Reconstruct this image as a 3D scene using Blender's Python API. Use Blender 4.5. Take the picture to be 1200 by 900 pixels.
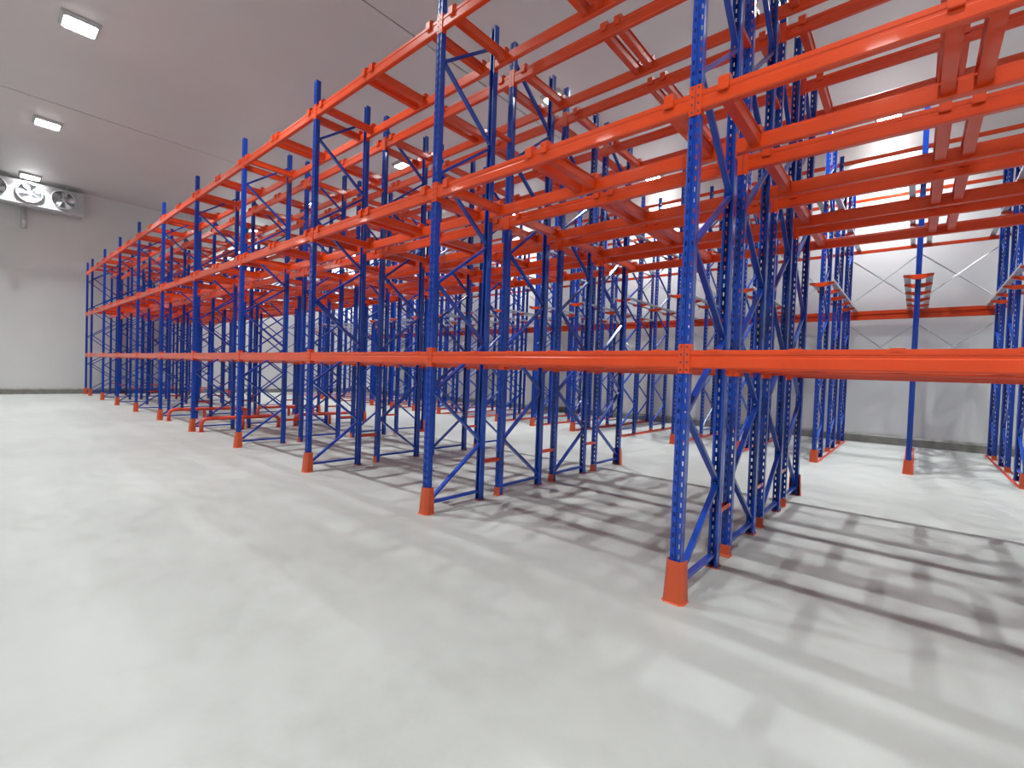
import bpy, bmesh, math, random
from mathutils import Vector, Matrix

random.seed(7)
scene = bpy.context.scene
for o in list(bpy.data.objects):
    bpy.data.objects.remove(o, do_unlink=True)
col = scene.collection

# ------------------------------------------------------------------ camera
# world: X along the rack face (to the right), Y into the depth, Z up, metres
FPX = 547.2
YAW, PITCH, ROLL = math.radians(40.804), math.radians(-1.284), math.radians(2.047)
CAM = Vector((1.2603, -3.3666, 1.608))
fw = Vector((-math.sin(YAW), math.cos(YAW), 0)); rt = Vector((math.cos(YAW), math.sin(YAW), 0)); up = Vector((0, 0, 1))
fw, up = fw * math.cos(PITCH) + up * math.sin(PITCH), up * math.cos(PITCH) - fw * math.sin(PITCH)
rt, up = rt * math.cos(ROLL) + up * math.sin(ROLL), up * math.cos(ROLL) - rt * math.sin(ROLL)
cd = bpy.data.cameras.new('camera'); cam = bpy.data.objects.new('camera', cd); col.objects.link(cam)
M3 = Matrix((rt, up, -fw)).transposed()
cam.matrix_world = Matrix.Translation(CAM) @ M3.to_4x4()
cd.sensor_width = 36.0; cd.sensor_fit = 'HORIZONTAL'; cd.lens = FPX / 1200 * 36
cd.clip_start = 0.05; cd.clip_end = 200
scene.camera = cam

# ------------------------------------------------------------------ world, exposure, lamp power
w = bpy.data.worlds.new('world'); scene.world = w; w.use_nodes = True
w.node_tree.nodes['Background'].inputs[0].default_value = (0.5, 0.5, 0.52, 1)
w.node_tree.nodes['Background'].inputs[1].default_value = 0.02
vs = scene.view_settings
vs.view_transform = 'Standard'; vs.look = 'None'; vs.gamma = 1.0; vs.use_curve_mapping = False
vs.exposure = 0.22
LAMP_W = 225.0
CEIL = 9.0
LAMP_X = [0.42 - 6.72 * k for k in range(-1, 5)]
LAMP_Y = [-9.6, -1.85, 6.8, 12.75]

# ------------------------------------------------------------------ materials
def new_mat(name):
    m = bpy.data.materials.new(name); m.use_nodes = True
    nt = m.node_tree; b = nt.nodes['Principled BSDF']
    return m, nt, b
def noise(nt, scale, detail=4, coord='Object', rough=0.55):
    tc = nt.nodes.new('ShaderNodeTexCoord'); n = nt.nodes.new('ShaderNodeTexNoise')
    n.inputs['Scale'].default_value = scale; n.inputs['Detail'].default_value = detail; n.inputs['Roughness'].default_value = rough
    nt.links.new(tc.outputs[coord], n.inputs['Vector'])
    return n
def ramp(nt, src, stops):
    r = nt.nodes.new('ShaderNodeValToRGB'); e = r.color_ramp.elements
    e[0].position, e[0].color = stops[0][0], (*stops[0][1], 1)
    e[1].position, e[1].color = stops[-1][0], (*stops[-1][1], 1)
    for p, c in stops[1:-1]:
        x = e.new(p); x.color = (*c, 1)
    nt.links.new(src, r.inputs[0]); return r
def bump(nt, b, src, strength, dist=0.01):
    bp = nt.nodes.new('ShaderNodeBump'); bp.inputs['Strength'].default_value = strength; bp.inputs['Distance'].default_value = dist
    nt.links.new(src, bp.inputs['Height']); nt.links.new(bp.outputs[0], b.inputs['Normal'])
def paint(name, c0, c1, rough, scale=3.0, metal=0.0, coat=0.0, bs=0.03, spec=0.5):
    m, nt, b = new_mat(name)
    n = noise(nt, scale)
    r = ramp(nt, n.outputs['Fac'], [(0.3, c0), (0.7, c1)])
    nt.links.new(r.outputs[0], b.inputs['Base Color'])
    b.inputs['Roughness'].default_value = rough; b.inputs['Metallic'].default_value = metal
    b.inputs['Specular IOR Level'].default_value = spec
    b.inputs['Coat Weight'].default_value = coat; b.inputs['Coat Roughness'].default_value = 0.06
    if bs:
        n2 = noise(nt, 45, 2); bump(nt, b, n2.outputs['Fac'], bs, 0.004)
    return m
BLUE = paint('blue_powder_coat', (0.002, 0.038, 0.30), (0.004, 0.052, 0.38), 0.30, coat=0.45, spec=0.30)
ORANGE = paint('orange_powder_coat', (0.62, 0.047, 0.004), (0.70, 0.060, 0.006), 0.30, coat=0.40, spec=0.30)
GUARD = paint('orange_guard_paint', (0.46, 0.060, 0.016), (0.53, 0.075, 0.022), 0.45)
RED = paint('red_pipe_paint', (0.55, 0.045, 0.02), (0.62, 0.06, 0.028), 0.35, coat=0.2)
GALV = paint('galvanised_steel', (0.50, 0.52, 0.54), (0.66, 0.67, 0.69), 0.35, scale=14, metal=0.85)
WHITE = paint('white_wall_panel', (0.59, 0.59, 0.58), (0.64, 0.64, 0.63), 0.45, scale=0.4, bs=0.0)
CEILM = paint('ceiling_panel_paint', (0.535, 0.52, 0.52), (0.575, 0.555, 0.555), 0.45, scale=0.3, bs=0.0)
SEAM = paint('seam_sealant', (0.10, 0.09, 0.09), (0.13, 0.12, 0.12), 0.6)
KERB = paint('grey_kerb', (0.16, 0.155, 0.14), (0.24, 0.23, 0.21), 0.75, scale=4, bs=0.2)
FANM = paint('fan_metal', (0.55, 0.56, 0.58), (0.66, 0.66, 0.68), 0.30, metal=0.7)
CASE = paint('cooler_casing', (0.40, 0.41, 0.42), (0.46, 0.46, 0.47), 0.42, metal=0.3)
DARK = paint('dark_interior', (0.03, 0.03, 0.035), (0.05, 0.05, 0.055), 0.7)
YELLOW = paint('yellow_plastic', (0.75, 0.34, 0.02), (0.82, 0.40, 0.03), 0.4)
def lens_mat():
    m, nt, b = new_mat('lamp_lens')
    b.inputs['Base Color'].default_value = (0.9, 0.9, 0.9, 1)
    b.inputs['Emission Color'].default_value = (1, 0.985, 0.97, 1); b.inputs['Emission Strength'].default_value = 30
    return m
LENS = lens_mat()
def floor_mat():
    m, nt, b = new_mat('polished_concrete')
    n1 = noise(nt, 0.55, 6, 'Object', 0.6); n2 = noise(nt, 5.0, 8, 'Object', 0.65); n3 = noise(nt, 60, 3)
    mx = nt.nodes.new('ShaderNodeMix'); mx.data_type = 'FLOAT'; mx.inputs[0].default_value = 0.38
    nt.links.new(n1.outputs['Fac'], mx.inputs[2]); nt.links.new(n2.outputs['Fac'], mx.inputs[3])
    r = ramp(nt, mx.outputs[0], [(0.25, (0.30, 0.30, 0.28)), (0.5, (0.365, 0.368, 0.35)), (0.75, (0.41, 0.413, 0.395))])
    nt.links.new(r.outputs[0], b.inputs['Base Color'])
    r2 = ramp(nt, n2.outputs['Fac'], [(0.3, (0.36,) * 3), (0.7, (0.52,) * 3)])
    nt.links.new(r2.outputs[0], b.inputs['Roughness'])
    bump(nt, b, n3.outputs['Fac'], 0.06, 0.003)
    return m
FLOOR = floor_mat()

# ------------------------------------------------------------------ helpers
def mesh(name, verts, faces, mat, smooth=False):
    me = bpy.data.meshes.new(name); me.from_pydata([tuple(v) for v in verts], [], faces)
    me.materials.append(mat); me.update()
    bm = bmesh.new(); bm.from_mesh(me); bmesh.ops.recalc_face_normals(bm, faces=bm.faces); bm.to_mesh(me); bm.free()
    if smooth:
        for p in me.polygons: p.use_smooth = True
    return me
class MB:
    def __init__(s): s.v = []; s.f = []
    def add(s, v, f):
        n = len(s.v); s.v += [Vector(x) for x in v]; s.f += [[i + n for i in q] for q in f]; return s
    def box(s, x0, x1, y0, y1, z0, z1):
        return s.add([(x0,y0,z0),(x1,y0,z0),(x1,y1,z0),(x0,y1,z0),(x0,y0,z1),(x1,y0,z1),(x1,y1,z1),(x0,y1,z1)],
                     [(0,3,2,1),(4,5,6,7),(0,1,5,4),(1,2,6,5),(2,3,7,6),(3,0,4,7)])
    def prism(s, pts, ax, a0, a1):
        """closed 2-D outline pts extruded along axis ax ('x','y','z')"""
        n = len(pts)
        def P(p, a):
            return {'x': (a, p[0], p[1]), 'y': (p[0], a, p[1]), 'z': (p[0], p[1], a)}[ax]
        v = [P(p, a0) for p in pts] + [P(p, a1) for p in pts]
        f = [list(range(n - 1, -1, -1)), list(range(n, 2 * n))] + [(i, (i + 1) % n, n + (i + 1) % n, n + i) for i in range(n)]
        return s.add(v, f)
    def tube(s, path, r, seg=10):
        path = [Vector(p) for p in path]; rings = []
        prev = None
        for i, p in enumerate(path):
            d = (path[min(i + 1, len(path) - 1)] - path[max(i - 1, 0)]).normalized()
            if prev is None:
                a = Vector((0, 0, 1)) if abs(d.z) < 0.9 else Vector((1, 0, 0))
                u = d.cross(a).normalized()
            else:
                u = (prev - d * prev.dot(d)).normalized()
            prev = u; q = d.cross(u)
            rings.append([p + (u * math.cos(t) + q * math.sin(t)) * r for t in [2 * math.pi * k / seg for k in range(seg)]])
        v = [x for rg in rings for x in rg]; f = []
        for i in range(len(rings) - 1):
            for k in range(seg):
                a, b2 = i * seg + k, i * seg + (k + 1) % seg
                f.append((a, b2, b2 + seg, a + seg))
        f.append(list(range(seg - 1, -1, -1))); f.append([len(v) - seg + k for k in range(seg)])
        return s.add(v, f)
    def mesh(s, name, mat, smooth=False): return mesh(name, s.v, s.f, mat, smooth)
def obj(name, me, parent=None, loc=(0, 0, 0), rot=None, mat=None):
    o = bpy.data.objects.new(name, me); col.objects.link(o)
    if parent: o.parent = parent
    if mat is not None: o.matrix_local = mat
    else:
        o.location = loc
        if rot: o.rotation_euler = rot
    return o
def tag(o, label, cat, group=None):
    o['label'] = label; o['category'] = cat
    if group: o['group'] = group
    return o
def struct(o, label, cat):
    o['kind'] = 'structure'; return tag(o, label, cat)
def empty(name, loc, rotz=0):
    o = bpy.data.objects.new(name, None); col.objects.link(o); o.location = loc; o.rotation_euler = (0, 0, rotz)
    o.empty_display_size = 0.1; return o
ORD = ['zeroth', 'first', 'second', 'third', 'fourth', 'fifth', 'sixth', 'seventh', 'eighth', 'ninth', 'tenth', 'eleventh', 'twelfth',
       'thirteenth', 'fourteenth', 'fifteenth', 'sixteenth', 'seventeenth', 'eighteenth', 'nineteenth', 'twentieth', 'twenty-first']

# ------------------------------------------------------------------ room
XL, XR, YB, YF = -27.35, 9.0, 13.56, -13.0
JY = 3.93                                                     # sawn floor joint
fl = MB().box(XL - .2, XR + .2, YF - .2, YB + .2, -0.30, -0.02).mesh('floor_base', SEAM)
floor = struct(obj('floor', fl), 'pale grey polished concrete floor with a sawn joint', 'floor')
obj('slab', MB().box(XL - .2, XR + .2, YF - .2, JY - .006, -0.02, 0).mesh('slab', FLOOR), floor)
obj('slab', MB().box(XL - .2, XR + .2, JY + .006, YB + .2, -0.02, 0).mesh('slab', FLOOR), floor)
def wall(name, b, label): return struct(obj(name, MB().box(*b).mesh(name, WHITE)), label, 'wall')
wall('wall_left', (XL - .2, XL, YF, YB, 0, CEIL), 'white insulated panel wall behind the ceiling cooler, at the left')
wall('wall_back', (XL - .2, XR + .2, YB, YB + .2, 0, CEIL), 'white insulated panel wall behind the deep storage racks')
wall('wall_right', (XR, XR + .2, YF, YB, 0, CEIL), 'white panel wall beyond the right end of the racks')
wall('wall_front', (XL - .2, XR + .2, YF - .2, YF, 0, CEIL), 'white panel wall facing the open floor in front of the racks')
ceil = struct(obj('ceiling', MB().box(XL - .2, XR + .2, YF - .2, YB + .2, CEIL + .03, CEIL + .25).mesh('ceiling', SEAM)), 'pale smooth panelled ceiling with dark joint lines and lamps', 'ceiling')
seams = [XL - .2, -18.05, -7.46, 3.13, XR + .2]
for a, b in zip(seams[:-1], seams[1:]):
    obj('ceiling_panel', MB().box(a + .02, b - .02, YF - .2, YB + .2, CEIL, CEIL + .03).mesh('ceiling_panel', CEILM), ceil)
kp = [(0, 0), (.14, 0), (.14, .20), (.09, .25), (0, .25)]
k1 = MB().prism([(YB - x, z) for x, z in kp], 'x', XL, XR).mesh('baseboard_back', KERB)
struct(obj('baseboard_back', k1), 'low grey concrete kerb along the foot of the back wall', 'kerb')
k2 = MB().prism([(XL + x, z) for x, z in kp], 'y', YF, YB - .14).mesh('baseboard_left', KERB)
struct(obj('baseboard_left', k2), 'low grey concrete kerb along the foot of the left wall', 'kerb')

# ------------------------------------------------------------------ ceiling lamps
def lamp_meshes():
    hw, hl = .31, .33
    m = MB()
    # housing: tapered tray hanging under the ceiling
    v = []
    for (a, b, z) in [(hw, hl, 0), (hw, hl, -.03), (hw - .05, hl - .05, -.09)]:
        v += [(-a, -b, z), (a, -b, z), (a, b, z), (-a, b, z)]
    f = [(0, 1, 2, 3), (8, 9, 10, 11)]
    for r in range(2):
        for k in range(4):
            f.append((r * 4 + k, r * 4 + (k + 1) % 4, r * 4 + 4 + (k + 1) % 4, r * 4 + 4 + k))
    hm = m.add(v, f).mesh('lamp_housing', CASE)
    l = MB().prism([(-.25, -.23), (-.21, -.27), (.21, -.27), (.25, -.23), (.25, .23), (.21, .27), (-.21, .27), (-.25, .23)], 'z', -.10, -.088).mesh('lamp_lens', LENS)
    return hm, l
HM, LM = lamp_meshes()
ld = bpy.data.lights.new('lamp_light', 'AREA'); ld.shape = 'RECTANGLE'; ld.size = .17; ld.size_y = .17
ld.energy = LAMP_W; ld.color = (0.935, 1.0, 1.01); ld.spread = math.radians(112)
RN = {-9.6: 'above the open floor', -1.85: 'in the row over the front aisle', 6.8: 'in the row over the middle aisle', 12.75: 'in the row near the back wall'}
for y in LAMP_Y:
    for k, x in enumerate(LAMP_X):
        px, py = (x, y)
        if y == -1.85 and k < 2: px, py = x + 1.1, -3.6         # the last two of this row are set back from the rack
        e = empty('ceiling_lamp', (px, py, CEIL))
        tag(e, 'bright rectangular ceiling lamp %s, %s from the left wall' % (RN[y], ORD[len(LAMP_X) - k]), 'lamp', 'ceiling lamps')
        obj('housing', HM, e); obj('lens', LM, e)
        lo = bpy.data.objects.new('lamp_light', ld); col.objects.link(lo); lo.parent = e; lo.location = (0, 0, -.105)

# ------------------------------------------------------------------ rack meshes
def post_mesh(name, H, W=.076, D=.066, holes=True, pitch=.075, mat=None):
    bm = bmesh.new()
    a, d = W / 2, D / 2
    def strip(p, q):
        vs_ = [bm.verts.new((*p, 0)), bm.verts.new((*q, 0)), bm.verts.new((*q, H)), bm.verts.new((*p, H))]
        bm.faces.new(vs_)
    def hole_strip(x0, h0, h1, x1, y):
        xs = [x0, h0, h1, x1]; zs = [0.0]; n = int((H - .12) / pitch)
        for i in range(n):
            z = .10 + i * pitch; zs += [z - .017, z + .017]
        zs.append(H)
        g = [[bm.verts.new((x, y, z)) for x in xs] for z in zs]
        for i in range(len(zs) - 1):
            for k in range(3):
                if k == 1 and i % 2 == 1: continue
                bm.faces.new((g[i][k], g[i][k + 1], g[i + 1][k + 1], g[i + 1][k]))
    lip = .018
    strip((-a + lip, d), (-a, d)); strip((-a, d), (-a, -d))
    if holes: hole_strip(-a, -.029, -.018, -.010, -d)
    else: strip((-a, -d), (-.010, -d))
    strip((-.010, -d), (-.006, -d + .006)); strip((-.006, -d + .006), (.006, -d + .006)); strip((.006, -d + .006), (.010, -d))
    if holes: hole_strip(.010, .018, .029, a, -d)
    else: strip((.010, -d), (a, -d))
    strip((a, -d), (a, d)); strip((a, d), (a - lip, d))
    bmesh.ops.remove_doubles(bm, verts=bm.verts, dist=1e-5)
    bmesh.ops.recalc_face_normals(bm, faces=bm.faces)
    bmesh.ops.solidify(bm, geom=list(bm.faces), thickness=.003)
    me = bpy.data.meshes.new(name); bm.to_mesh(me); bm.free(); me.materials.append(mat or BLUE); return me
def channel_mesh(name, L, w, h, mat, t=.003):
    """U channel along +X from 0 to L, flanges up"""
    pts = [(-w/2, 0), (w/2, 0), (w/2, h), (w/2 - t, h), (w/2 - t, t), (-w/2 + t, t), (-w/2 + t, h), (-w/2, h)]
    return MB().prism(pts, 'x', 0, L).mesh(name, mat)
def place_between(p, q):
    p, q = Vector(p), Vector(q); d = (q - p).normalized()
    y = Vector((1, 0, 0)); z = d.cross(y).normalized(); y = z.cross(d)
    m = Matrix((d, y, z)).transposed().to_4x4(); return Matrix.Translation(p) @ m
BAY = 2.8494
FD = .835                                                      # post to post in a frame
FH = 5.87
POST = post_mesh('rack_post', FH)
FLINE = [BAY] + [-i * BAY for i in range(10)] + [-26.95]        # 12 frame lines, right to left
FROW = [0.0, 1.205, 2.41, 3.61]
LEVEL = [1.818, 3.642, 5.475]                                    # tops of the beams
LNAME = ['lowest', 'middle', 'top']
def zig(n, lo, hi, pitch): return [(lo + pitch * k, hi + pitch * k) for k in range(n)]
FN = [.13 + 1.223 * k for k in range(5)]; RNZ = [.72 + 1.223 * k for k in range(5)]
bl = math.hypot(FD - .07, RNZ[0] - FN[0]); bl2 = math.hypot(FD - .07, FN[1] - RNZ[0])
BR_A = channel_mesh('brace_rise', bl, .045, .030, BLUE); BR_B = channel_mesh('brace_return', bl2, .045, .030, BLUE)
BR_H = channel_mesh('brace_level', FD - .07, .045, .030, BLUE)
# base bracket: plate with an upstand on the outer side and two bolt heads
def foot_mesh(up_h):
    me = MB()
    me.prism([(-.062, 0), (.045, 0), (.045, .006), (-.0345, .006), (-.0345, up_h), (-.040, up_h), (-.046, .02), (-.062, .006)], 'x', -.047, .047)
    return me.mesh('foot_bracket', GUARD)
FOOT_HI, FOOT_LO = foot_mesh(.105), foot_mesh(.03)
def guard_mesh(name, wt, wb, h, dep, t=.006):
    """folded steel column guard open to the back, splayed towards the floor"""
    v, f = [], []
    def ring(wd, y0, y1, z):
        return [(-wd, y1, z), (-wd, y0 + .03, z), (-wd + .03, y0, z), (wd - .03, y0, z), (wd, y0 + .03, z), (wd, y1, z),
                (wd - t, y1, z), (wd - t, y0 + .03, z), (wd - .03, y0 + t, z), (-wd + .03, y0 + t, z), (-wd + t, y0 + .03, z), (-wd + t, y1, z)]
    rs = [ring(wb + .010, -dep - .032, .045, 0), ring(wb, -dep - .022, .045, .008), ring(wt, -dep, .040, h)]
    for r in rs: v += r
    n = 12
    for i in range(2):
        for k in range(n): f.append((i*n + k, i*n + (k+1) % n, (i+1)*n + (k+1) % n, (i+1)*n + k))
    for base in (0, 2*n):
        for k in range(5): f.append((base + k, base + k + 1, base + 10 - k, base + 11 - k))
    return mesh(name, [Vector(x) for x in v], f, GUARD)
GUARD_M = guard_mesh('column_guard', .064, .075, .30, .055)

def upright_frame(x, y, flip, guard_front, guard_rear, label, group):
    e = empty('upright_frame', (x, y, 0)); tag(e, label, 'rack frame', group)
    obj('post', POST, e, (0, 0, .006)); obj('post', POST, e, (0, FD, .006), (0, 0, math.pi))
    yf, yr = .035, FD - .035
    a, b = (yf, yr) if not flip else (yr, yf)
    obj('brace', BR_H, e, mat=place_between((0, yf, .13), (0, yr, .13)))
    for k in range(5):
        obj('brace', BR_A, e, mat=place_between((0, a, FN[k] + .03), (0, b, RNZ[k])))
        if k < 4: obj('brace', BR_B, e, mat=place_between((0, b, RNZ[k] + .03), (0, a, FN[k + 1])))
    obj('foot_bracket', FOOT_LO if guard_front else FOOT_HI, e, (0, 0, 0))
    obj('foot_bracket', FOOT_LO, e, (0, FD, 0), (0, 0, math.pi))
    if guard_front: obj('column_guard', GUARD_M, e)['label'] = 'orange splayed steel foot guard'
    if guard_rear: obj('column_guard', GUARD_M, e, (0, FD, 0), (0, 0, math.pi))['label'] = 'orange splayed steel foot guard'
    return e
ROWN = ['front row', 'second row back', 'third row back', 'rearmost row']
for j, y in enumerate(FROW):
    for i, x in enumerate(FLINE):
        if i == 0: where = 'beyond the right edge'
        elif i == 1: where = 'nearest the camera'
        elif i == 11: where = 'against the left wall'
        else: where = '%s from the right' % ORD[i]
        pre = 'blue perforated upright frame with orange guard' if j == 0 else 'blue perforated upright frame'
        upright_frame(x, y, j % 2 == 1, j == 0, j == 3, '%s, %s, %s' % (pre, ROWN[j], where), 'upright frames of the four row rack')
# row spacers between back-to-back frames
SPACER = MB().prism([(-.024, -.02), (.024, -.02), (.024, .02), (.019, .02), (.019, -.015), (-.019, -.015), (-.019, .02), (-.024, .02)], 'y', 0, .28).mesh('row_spacer', ORANGE)
for j in range(3):
    for i, x in enumerate(FLINE):
        for lz, z in (('low', .48), ('high', 4.62)):
            if i == 0: where = 'at the end beyond the right edge'
            elif i == 1: where = 'on the frames nearest the camera'
            elif i == 11: where = 'on the frames against the left wall'
            else: where = 'on the %s frames from the right' % ORD[i]
            y0 = FROW[j] + FD + .034; gap = FROW[j + 1] - .034 - y0
            o = obj('row_spacer', SPACER, None, (x, y0, z)); o.scale = (1, gap / .28, 1)
            tag(o, 'short orange %s spacer between %s and %s rows, %s' % (lz, ORD[j + 1], ORD[j + 2], where), 'spacer', 'row spacers between frames')

# ------------------------------------------------------------------ beams
BH = .128
def beam_profile():
    # (y, z) : y grows inwards; stepped box with a groove along the outer face
    return [(y + .010, z) for y, z in [(-.040, 0), (-.040, -.030), (-.035, -.036), (-.035, -.052), (-.040, -.058), (-.040, -.118), (-.033, -BH), (.012, -BH), (.018, -.118), (.018, -.030), (.012, -.022), (.004, -.018), (.004, -.004), (0, 0)]]
def beam_mesh(L): return MB().prism(beam_profile(), 'x', .0425, L - .0425).mesh('beam', ORANGE)
def connector_mesh():
    # folded plate: one leg beside the post, one leg on the face of the post, four bolt bosses pressed in
    t = .004
    pts = [(.002, -.0378), (.0425, -.0378), (.0425, .030), (.0385, .030), (.0385, -.0336), (.002, -.0336)]
    m = MB().prism(pts, 'z', -.165, .045)
    return m.mesh('end_connector', ORANGE)
CONN = connector_mesh()
BEAM, BEAM_S = beam_mesh(BAY), beam_mesh(FLINE[10] - FLINE[11])
RIVET = MB().prism([(.007 * math.cos(t), .009 * math.sin(t)) for t in [k * math.pi / 4 for k in range(8)]], 'y', -.0395, -.036).mesh('lock_slot', DARK)
nb = 0
def add_beam(i, x0, me, L, y, front, lv):
    global nb
    z = LEVEL[lv]
    j = [r for r in range(4) if abs(FROW[r] - y) < .01 or abs(FROW[r] + FD - y) < .01][0]
    bayn = 'nearest bay at the right' if i == 0 else ('short end bay at the left wall' if i == 10 else '%s bay from the right' % ORD[i + 1])
    lab = '%s orange beam, %s of %s row, %s' % (LNAME[lv], 'front' if front else 'back', ORD[j + 1], bayn)
    if front: o = obj('rack_crossbar', me, None, (x0, y, z))
    else: o = obj('rack_crossbar', me, None, (x0 + L, y, z), (0, 0, math.pi))
    tag(o, lab, 'beam', 'rack beams')
    obj('end_connector', CONN, o, (0, 0, 0))
    o2 = obj('end_connector', CONN, o); o2.matrix_local = Matrix.Translation((L, 0, 0)) @ Matrix.Scale(-1, 4, (1, 0, 0))
    if j == 0 and front and i <= 3:
        for c, sx in ((0, 1), (L, -1)):
            for zz in (.025, -.03, -.085, -.14):
                obj('lock_slot', RIVET, o, (c + sx * .022, 0, zz))
for lv in range(3):
    for i in range(11):
        x0 = FLINE[i + 1]; L = FLINE[i] - FLINE[i + 1]; me = BEAM if i < 10 else BEAM_S
        for y in FROW:
            add_beam(i, x0, me, L, y, True, lv); add_beam(i, x0, me, L, y + FD, False, lv)

# ------------------------------------------------------------------ pallet support bars (hook over the beams)
def bar_mesh():
    t = .004; w_ = .036; hgt = .085
    pts = [(-w_, -.10), (-w_, -.10 + hgt), (-w_ - .012, -.10 + hgt), (-w_ - .012, -.10 + hgt + t), (-w_ + t, -.10 + hgt + t), (-w_ + t, -.10 + t),
           (w_ - t, -.10 + t), (w_ - t, -.10 + hgt + t), (w_ + .012, -.10 + hgt + t), (w_ + .012, -.10 + hgt), (w_, -.10 + hgt), (w_, -.10)]
    return MB().prism([(a, b) for a, b in pts], 'y', .030, FD - .030).mesh('support_bar', ORANGE)
def hook_mesh():
    # folded saddle plate lying over the beam with a lip in front and a raised tail
    pts = [(-.052, -.05), (-.047, -.055), (-.0325, -.055), (-.0325, .003), (.032, .003), (.05, -.012), (.05, .03), (.03, .06), (-.02, .06), (-.052, .03)]
    return MB().prism(pts, 'x', -.034, .034).mesh('hook', ORANGE)
def flat_hook_mesh():
    # thin strap lying flat on the beam top, bent down a little at both edges
    pts = [(-.034, -.014), (-.0305, -.014), (-.0305, .001), (.034, .001), (.034, -.020), (.038, -.020), (.038, .006), (-.034, .006)]
    return MB().prism(pts, 'x', -.034, .034).mesh('flat_hook', ORANGE)
BAR, HOOK, HOOK_F = bar_mesh(), hook_mesh(), flat_hook_mesh()
spots = []
for lv in (2, 1):
    for i in range(10):
        x0 = FLINE[i + 1]
        for j, y in enumerate(FROW):
            for q, dx in enumerate((.19, BAY / 2 - .085, BAY / 2 + .085, BAY - .19)):
                p = Vector((x0 + dx, y, LEVEL[lv]))
                spots.append(((p - CAM).length * (1.6 if lv == 0 else 1.0), lv, i, j, q, p))
for i in range(10):
    for j, y in enumerate(FROW):
        for q in range(6):
            p = Vector((FLINE[i + 1] + .20 + .489 * q, y, LEVEL[0]))
            spots.append(((p - CAM).length * 1.15, 0, i, j, q, p))
spots.sort(key=lambda s: s[0])
QL = ['%s from left' % ORD[q + 1] for q in range(6)]
QN = ['beside the left frame', 'left one of the middle pair', 'right one of the middle pair', 'beside the right frame']
for n, (d, lv, i, j, q, p) in enumerate(spots[:300]):
    o = obj('support_bar', BAR, None, p)
    bayn = 'nearest bay' if i == 0 else '%s bay from right' % ORD[i + 1]
    tag(o, '%s orange support bar, %s row, %s, %s' % (LNAME[lv], ORD[j + 1], bayn, QN[q] if lv else QL[q]), 'support bar', 'pallet support bars')
    hk = HOOK if lv else HOOK_F
    obj('hook', hk, o); obj('hook', hk, o, (0, FD, 0), (0, 0, math.pi))
mb = MB()
for (d, lv, i, j, q, p) in spots[300:]:
    for me, rot in ((BAR, 0), (HOOK if lv else HOOK_F, 0), (HOOK if lv else HOOK_F, 1)):
        vv = [Vector((-v.co.x, FD - v.co.y, v.co.z)) if rot else v.co.copy() for v in me.vertices]
        mb.add([v + p for v in vv], [list(f.vertices) for f in me.polygons])
o = tag(obj('distant_support_bars', mb.mesh('distant_support_bars', ORANGE)), 'orange pallet support bars in the far bays towards the left wall', 'support bars')
o['kind'] = 'stuff'

# ------------------------------------------------------------------ drive-in racks along the back wall
RX = [2.705 - 1.487 * k for k in range(20)]
DY = [(8.05, 8.93), (10.07, 10.97), (12.12, 13.03)]
DH = 7.0
DPOST = post_mesh('deep_rack_post', DH, W=.078, D=.070, pitch=.10)
DB_N = 6; DZ0 = .25; DP = 1.12
def dn(k): return DZ0 + DP * k / 2
DFD = .90
dbl = math.hypot(DFD - .07, DP / 2)
DBR = channel_mesh('deep_brace', dbl - .02, .040, .030, BLUE); DBH = channel_mesh('deep_brace_level', DFD - .07, .040, .030, BLUE)
DGUARD = guard_mesh('deep_column_guard', .062, .072, .26, .055)
DPN = ['front', 'middle', 'rear']
for k, x in enumerate(RX):
    rw = '%s row from the right' % ORD[k + 1]
    for j, (y0, y1) in enumerate(DY):
        e = empty('drive_in_frame', (x, y0, 0)); fd = y1 - y0
        tag(e, 'tall blue %s frame of deep storage rack, %s' % (DPN[j], rw), 'rack frame', 'deep rack frames along the back wall')
        obj('post', DPOST, e, (0, 0, .006)); obj('post', DPOST, e, (0, fd, .006), (0, 0, math.pi))
        obj('brace', DBH, e, mat=place_between((0, .035, .22), (0, .035 + DFD - .07, .22)))
        for n in range(11):
            a, b = (.035, fd - .035) if n % 2 == 0 else (fd - .035, .035)
            obj('brace', DBR, e, mat=place_between((0, a, dn(n) + .03), (0, b, dn(n + 1))))
        obj('foot_bracket', FOOT_HI if j else FOOT_LO, e); obj('foot_bracket', FOOT_LO, e, (0, fd, 0), (0, 0, math.pi))
        if j == 0: obj('column_guard', DGUARD, e)['label'] = 'orange steel foot guard'
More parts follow.
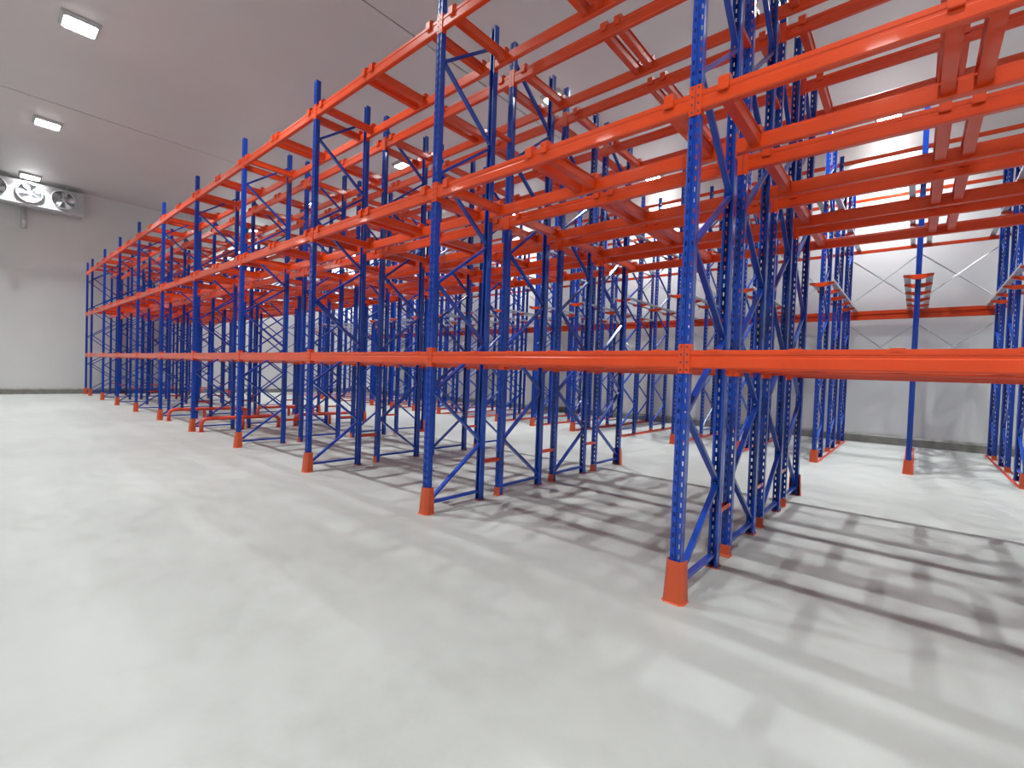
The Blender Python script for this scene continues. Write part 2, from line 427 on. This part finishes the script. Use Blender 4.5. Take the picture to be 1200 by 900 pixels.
# cantilever arms (orange), pallet rails (galvanised), floor guides (orange)
def arm_mesh():
    pts = [(-.215, .03), (-.215, .0), (-.06, -.05), (.06, -.05), (.215, .0), (.215, .03)]
    m = MB().prism(pts, 'y', -.095, -.0355)
    return m.mesh('rail_arm', ORANGE)
ARM = arm_mesh()
RAILP = [(-.055, 0), (.045, 0), (.045, .045), (.041, .045), (.041, .004), (-.055, .004)]
Y0R, Y1R = 7.93, 13.12
RAIL = MB().prism(RAILP, 'y', Y0R, Y1R).mesh('pallet_rail', GALV)
GUIDE = MB().prism([(0, 0), (.03, 0), (.03, .004), (.004, .004), (.004, .035), (0, .035)], 'y', 8.16, 13.1).mesh('floor_guide', RED)
for k, x in enumerate(RX):
    rw = '%s deep rack row from the right' % ORD[k + 1]
    for lz, z in (('lower', 3.66), ('upper', 5.40)):
        for n, y in enumerate([v for p in DY for v in p]):
            o = obj('rail_arm', ARM, None, (x, y, z), None if n % 2 == 0 else (0, 0, math.pi))
            tag(o, '%s orange arm on the %s post of the %s' % (lz, ORD[n + 1], rw), 'rail arm', 'orange rail arms')
        for sd, sx in (('left', -1), ('right', 1)):
            o = obj('pallet_rail', RAIL, None, (x + sx * .165, 0, z + .03), None)
            if sx < 0:
                o.matrix_local = Matrix.Translation((x - .165, 0, z + .03)) @ Matrix.Scale(-1, 4, (1, 0, 0))
            tag(o, '%s galvanised pallet rail, %s side of the %s' % (lz, sd, rw), 'pallet rail', 'galvanised pallet rails')
    for sd, sx in (('left', -1), ('right', 1)):
        o = obj('floor_guide', GUIDE); o.matrix_local = Matrix.Translation((x + sx * .056, 0, 0)) @ Matrix.Scale(sx, 4, (1, 0, 0))
        tag(o, 'low orange floor guide along %s side of the %s' % (sd, rw), 'floor guide', 'orange floor guides')
# tie beams over the tops and across the back, rods bracing the back
TIEP = [(-.025, 0), (-.025, -.08), (-.019, -.08), (-.019, -.006), (.019, -.006), (.019, -.08), (.025, -.08), (.025, 0)]
TIE = MB().prism(TIEP, 'x', .040, 1.487 - .040).mesh('tie_beam', ORANGE)
BTP = [(-.03, 0), (-.03, -.09), (.012, -.10), (.012, -.145), (-.03, -.155), (-.03, -.25), (.03, -.25), (.03, 0)]
BTIE = MB().prism(BTP, 'x', 0, 1.487).mesh('back_beam', ORANGE)
ROD_L = math.hypot(1.487 - .10, 1.2)
ROD = MB().tube([(0, 0, 0), (ROD_L, 0, 0)], .016, 6).mesh('brace_rod', GALV)
def rod_between(p, q):
    p, q = Vector(p), Vector(q); d = (q - p).normalized(); y = Vector((0, 1, 0)); z = d.cross(y).normalized()
    return Matrix.Translation(p) @ Matrix((d, y, z)).transposed().to_4x4()
for k in range(len(RX) - 1):
    x0 = RX[k + 1]; by = '%s deep lane from the right' % ORD[k + 1]
    for n, y in enumerate([v for p in DY for v in p]):
        tag(obj('tie_bar', TIE, None, (x0, y, 6.86)), 'thin orange overhead tie at the %s posts of the %s' % (ORD[n + 1], by), 'tie beam', 'overhead tie beams')
    for lz, z, kind in (('lower', 3.72, 0), ('upper', 5.42, 0)):
        tag(obj('back_crossbar', BTIE if lz == 'lower' else TIE, None, (x0, 13.03 + .07, z)), '%s orange back beam across the %s' % (lz, by), 'back beam', 'orange back beams')
    for lz, z in (('lower', 2.1), ('upper', 3.95)):
        e = empty('cross_brace', (x0, 13.12, z)); tag(e, '%s silver cross brace of two crossing rods behind the %s' % (lz, by), 'cross brace', 'silver cross braces')
        obj('brace_rod', ROD, e, mat=rod_between((.05, 0, 0), (1.437, 0, 1.2)))
        obj('brace_rod', ROD, e, mat=rod_between((.05, .033, 1.2), (1.437, .033, 0)))


# ------------------------------------------------------------------ low pipe guard rails inside the rack
def pipe_rail(x, y0, y1, legs, label):
    e = empty('pipe_guard_rail', (x, y0, 0)); tag(e, label, 'guard rail', 'low red pipe guard rails')
    L = y1 - y0; r = .12; H = .30
    def arc(cy, a0, a1): return [(0, cy + r * math.cos(math.radians(a)), H - r + r * math.sin(math.radians(a))) for a in range(a0, a1 + (1 if a1 > a0 else -1), 15 if a1 > a0 else -15)]
    path = [(0, 0, .005)] + arc(r, 180, 90) + arc(L - r, 90, 0) + [(0, L, .005)]
    obj('pipe', MB().tube(path, .045, 12).mesh('pipe', RED, True), e)
    for ly in legs:
        obj('leg', MB().tube([(0, ly - y0, .005), (0, ly - y0, H - .02)], .04, 10).mesh('leg', RED, True), e)
    for ly in (0, L):
        obj('base_plate', MB().prism([(-.07, ly - .07), (.07, ly - .07), (.07, ly + .07), (-.07, ly + .07)], 'z', 0, .008).mesh('base_plate', RED), e)
pipe_rail(-11.2, .12, 1.85, [1.0], 'low red pipe rail at the front beside the fifth frame line')
pipe_rail(-11.2, 2.28, 4.1, [3.25], 'low red pipe rail further back beside the fifth frame line')
pipe_rail(-13.92, .12, 2.0, [.95], 'low red pipe rail at the front beside the sixth frame line')
pipe_rail(-13.92, 2.36, 4.1, [3.3], 'low red pipe rail further back beside the sixth frame line')
# small yellow tool case on the floor in the middle aisle
tb = empty('tool_case', (-15.75, 8.7, 0)); tag(tb, 'small yellow case on the floor between two rows of the deep racks', 'case')
obj('body', MB().prism([(-.2, 0), (.2, 0), (.22, .03), (.22, .26), (.19, .30), (-.19, .30), (-.22, .26), (-.22, .03)], 'y', -.14, .14).mesh('case_body', YELLOW), tb)
obj('handle', MB().tube([(-.08, 0, .30), (-.08, 0, .35), (.08, 0, .35), (.08, 0, .30)], .012, 6).mesh('case_handle', DARK), tb)

# ------------------------------------------------------------------ ceiling cooler on the left wall
EX0, EX1, EY0, EY1, EZ0, EZ1 = XL + .22, -26.66, -6.3, -.2, 7.78, 8.80
ev = empty('evaporator_cooler', ((EX0 + EX1) / 2, EY0, EZ0)); tag(ev, 'long pale metal evaporator cooler with round fans under the ceiling', 'cooler')
ox, oy, oz = ev.location
W2 = (EX1 - EX0) / 2; L = EY1 - EY0; H = EZ1 - EZ0
FY = [EY1 - .63 - 1.02 * k - oy for k in range(6)]
FR = .38
def fascia():
    # casing front with round openings: each opening framed by an 8-in-1 annulus patch
    bm = bmesh.new(); x = W2; seg = 24
    cz = H * .55
    ys = [0.0] + [ (FY[k] + FY[k + 1]) / 2 for k in range(4, -1, -1)] + [L]
    fy = FY[::-1]
    for k in range(6):
        a, b = ys[k], ys[k + 1]; c = fy[k]
        ring, outer = [], []
        for s_ in range(seg):
            t = 2 * math.pi * s_ / seg; cy, sz = math.cos(t), math.sin(t)
            ring.append(bm.verts.new((x, c + FR * cy, cz + FR * sz)))
            # cast the direction to the rectangle
            ky = ((b - c) / cy if cy > 1e-6 else ((a - c) / cy if cy < -1e-6 else 1e9)); kz = ((H - cz) / sz if sz > 1e-6 else ((0.1 - cz) / sz if sz < -1e-6 else 1e9))
            m_ = min(ky, kz); outer.append(bm.verts.new((x, c + m_ * cy, cz + m_ * sz)))
        for s_ in range(seg):
            s2 = (s_ + 1) % seg; bm.faces.new((ring[s_], ring[s2], outer[s2], outer[s_]))
            pass
        # corners
        for sy_, sz_ in ((b, H), (a, H), (a, .1), (b, .1)):
            cv = bm.verts.new((x, sy_, sz_)); ang = math.atan2(sz_ - cz, sy_ - c) % (2 * math.pi)
            i0 = int(ang / (2 * math.pi / seg)) % seg
            bm.faces.new((outer[i0], outer[(i0 + 1) % seg], cv))
    bmesh.ops.remove_doubles(bm, verts=bm.verts, dist=1e-4)
    bmesh.ops.recalc_face_normals(bm, faces=bm.faces)
    bmesh.ops.solidify(bm, geom=list(bm.faces), thickness=.01)
    me = bpy.data.meshes.new('fascia'); bm.to_mesh(me); bm.free(); me.materials.append(CASE); return me
obj('fascia', fascia(), ev)
cs = MB()
cs.prism([(-W2, .1), (-W2, H), (W2, H), (W2, H - .02), (-W2 + .02, H - .02), (-W2 + .02, .12), (W2, .12), (W2, .1)], 'y', 0, L)
obj('casing', cs.mesh('casing', CASE), ev)
for yy in (0, L - .02): obj('end_panel', MB().prism([(-W2, .1), (W2 + .002, .1), (W2 + .002, H), (-W2, H)], 'y', yy, yy + .02).mesh('end_panel', CASE), ev)
obj('drip_tray', MB().prism([(-W2 + .02, 0), (W2 - .06, 0), (W2 + .015, .07), (W2 + .015, .115), (-W2, .115), (-W2, .07)], 'y', 0, L).mesh('drip_tray', CASE), ev)
obj('coil_back', MB().prism([(-W2 + .04, .13), (-W2 + .10, .13), (-W2 + .10, H - .03), (-W2 + .04, H - .03)], 'y', .05, L - .05).mesh('coil_back', FANM), ev)
def fan_parts():
    bl = MB(); seg = 24; nb_ = 5
    v, f = [], []
    for k in range(nb_):
        n0 = len(v); t0 = 2 * math.pi * k / nb_
        for r, wdt, tw in ((.07, .5, .05), (.20, .62, .035), (.345, .66, .02)):
            for s_ in (0, .5, 1):
                t = t0 + wdt * (s_ - .2); v.append(Vector((tw * (s_ * 2 - 1), r * math.cos(t), r * math.sin(t))))
        for r in range(2):
            for s_ in range(2):
                a = n0 + r * 3 + s_; f.append((a, a + 1, a + 4, a + 3))
    me = bpy.data.meshes.new('fan_blade_set'); me.from_pydata([tuple(x) for x in v], [], f)
    bm = bmesh.new(); bm.from_mesh(me); bmesh.ops.solidify(bm, geom=list(bm.faces), thickness=.006); 
    hub = bmesh.ops.create_cone(bm, cap_ends=True, segments=16, radius1=.09, radius2=.07, depth=.10, matrix=Matrix.Rotation(math.pi / 2, 4, 'Y'))
    bm.to_mesh(me); bm.free(); me.materials.append(FANM)
    v, f = [], []
    prof = [(.0, FR + .03), (.03, FR + .02), (.05, FR), (.03, FR - .012), (-.12, FR - .012), (-.12, FR + .005), (0, FR + .005)]
    for s_ in range(seg):
        t = 2 * math.pi * s_ / seg
        v += [Vector((px, r * math.cos(t), r * math.sin(t))) for px, r in prof]
    n = len(prof)
    for s_ in range(seg):
        for k in range(n): f.append((s_ * n + k, s_ * n + (k + 1) % n, ((s_ + 1) % seg) * n + (k + 1) % n, ((s_ + 1) % seg) * n + k))
    rg = mesh('fan_ring', v, f, CASE, True)
    mt = MB().prism([(.05 * math.cos(t), .05 * math.sin(t)) for t in [k * math.pi / 6 for k in range(12)]], 'x', -.22, -.05).mesh('fan_motor', DARK)
    return me, rg, mt
FB, FRG, FMT = fan_parts()
for k, fy in enumerate(FY):
    r = obj('fan_ring', FRG, ev, (W2, fy, H * .55))
    obj('fan_blades', FB, r, (-.03, 0, 0), (k * .4, 0, 0)); obj('fan_motor', FMT, r)
dp = MB().tube([(0, -2.0 - oy, .05), (0, -2.0 - oy, -.60), (0, -2.0 - oy, -.88)], .095, 12).mesh('drain_pipe', CASE, True)
obj('drain_pipe', dp, ev)
for yy in (.5, L / 2, L - .5):
    for xx in (-W2 + .08, W2 - .1): obj('hanger_rod', MB().tube([(xx, yy, H - .01), (xx, yy, CEIL - EZ0)], .012, 8).mesh('hanger_rod', GALV), ev)
bpy.context.view_layer.update()
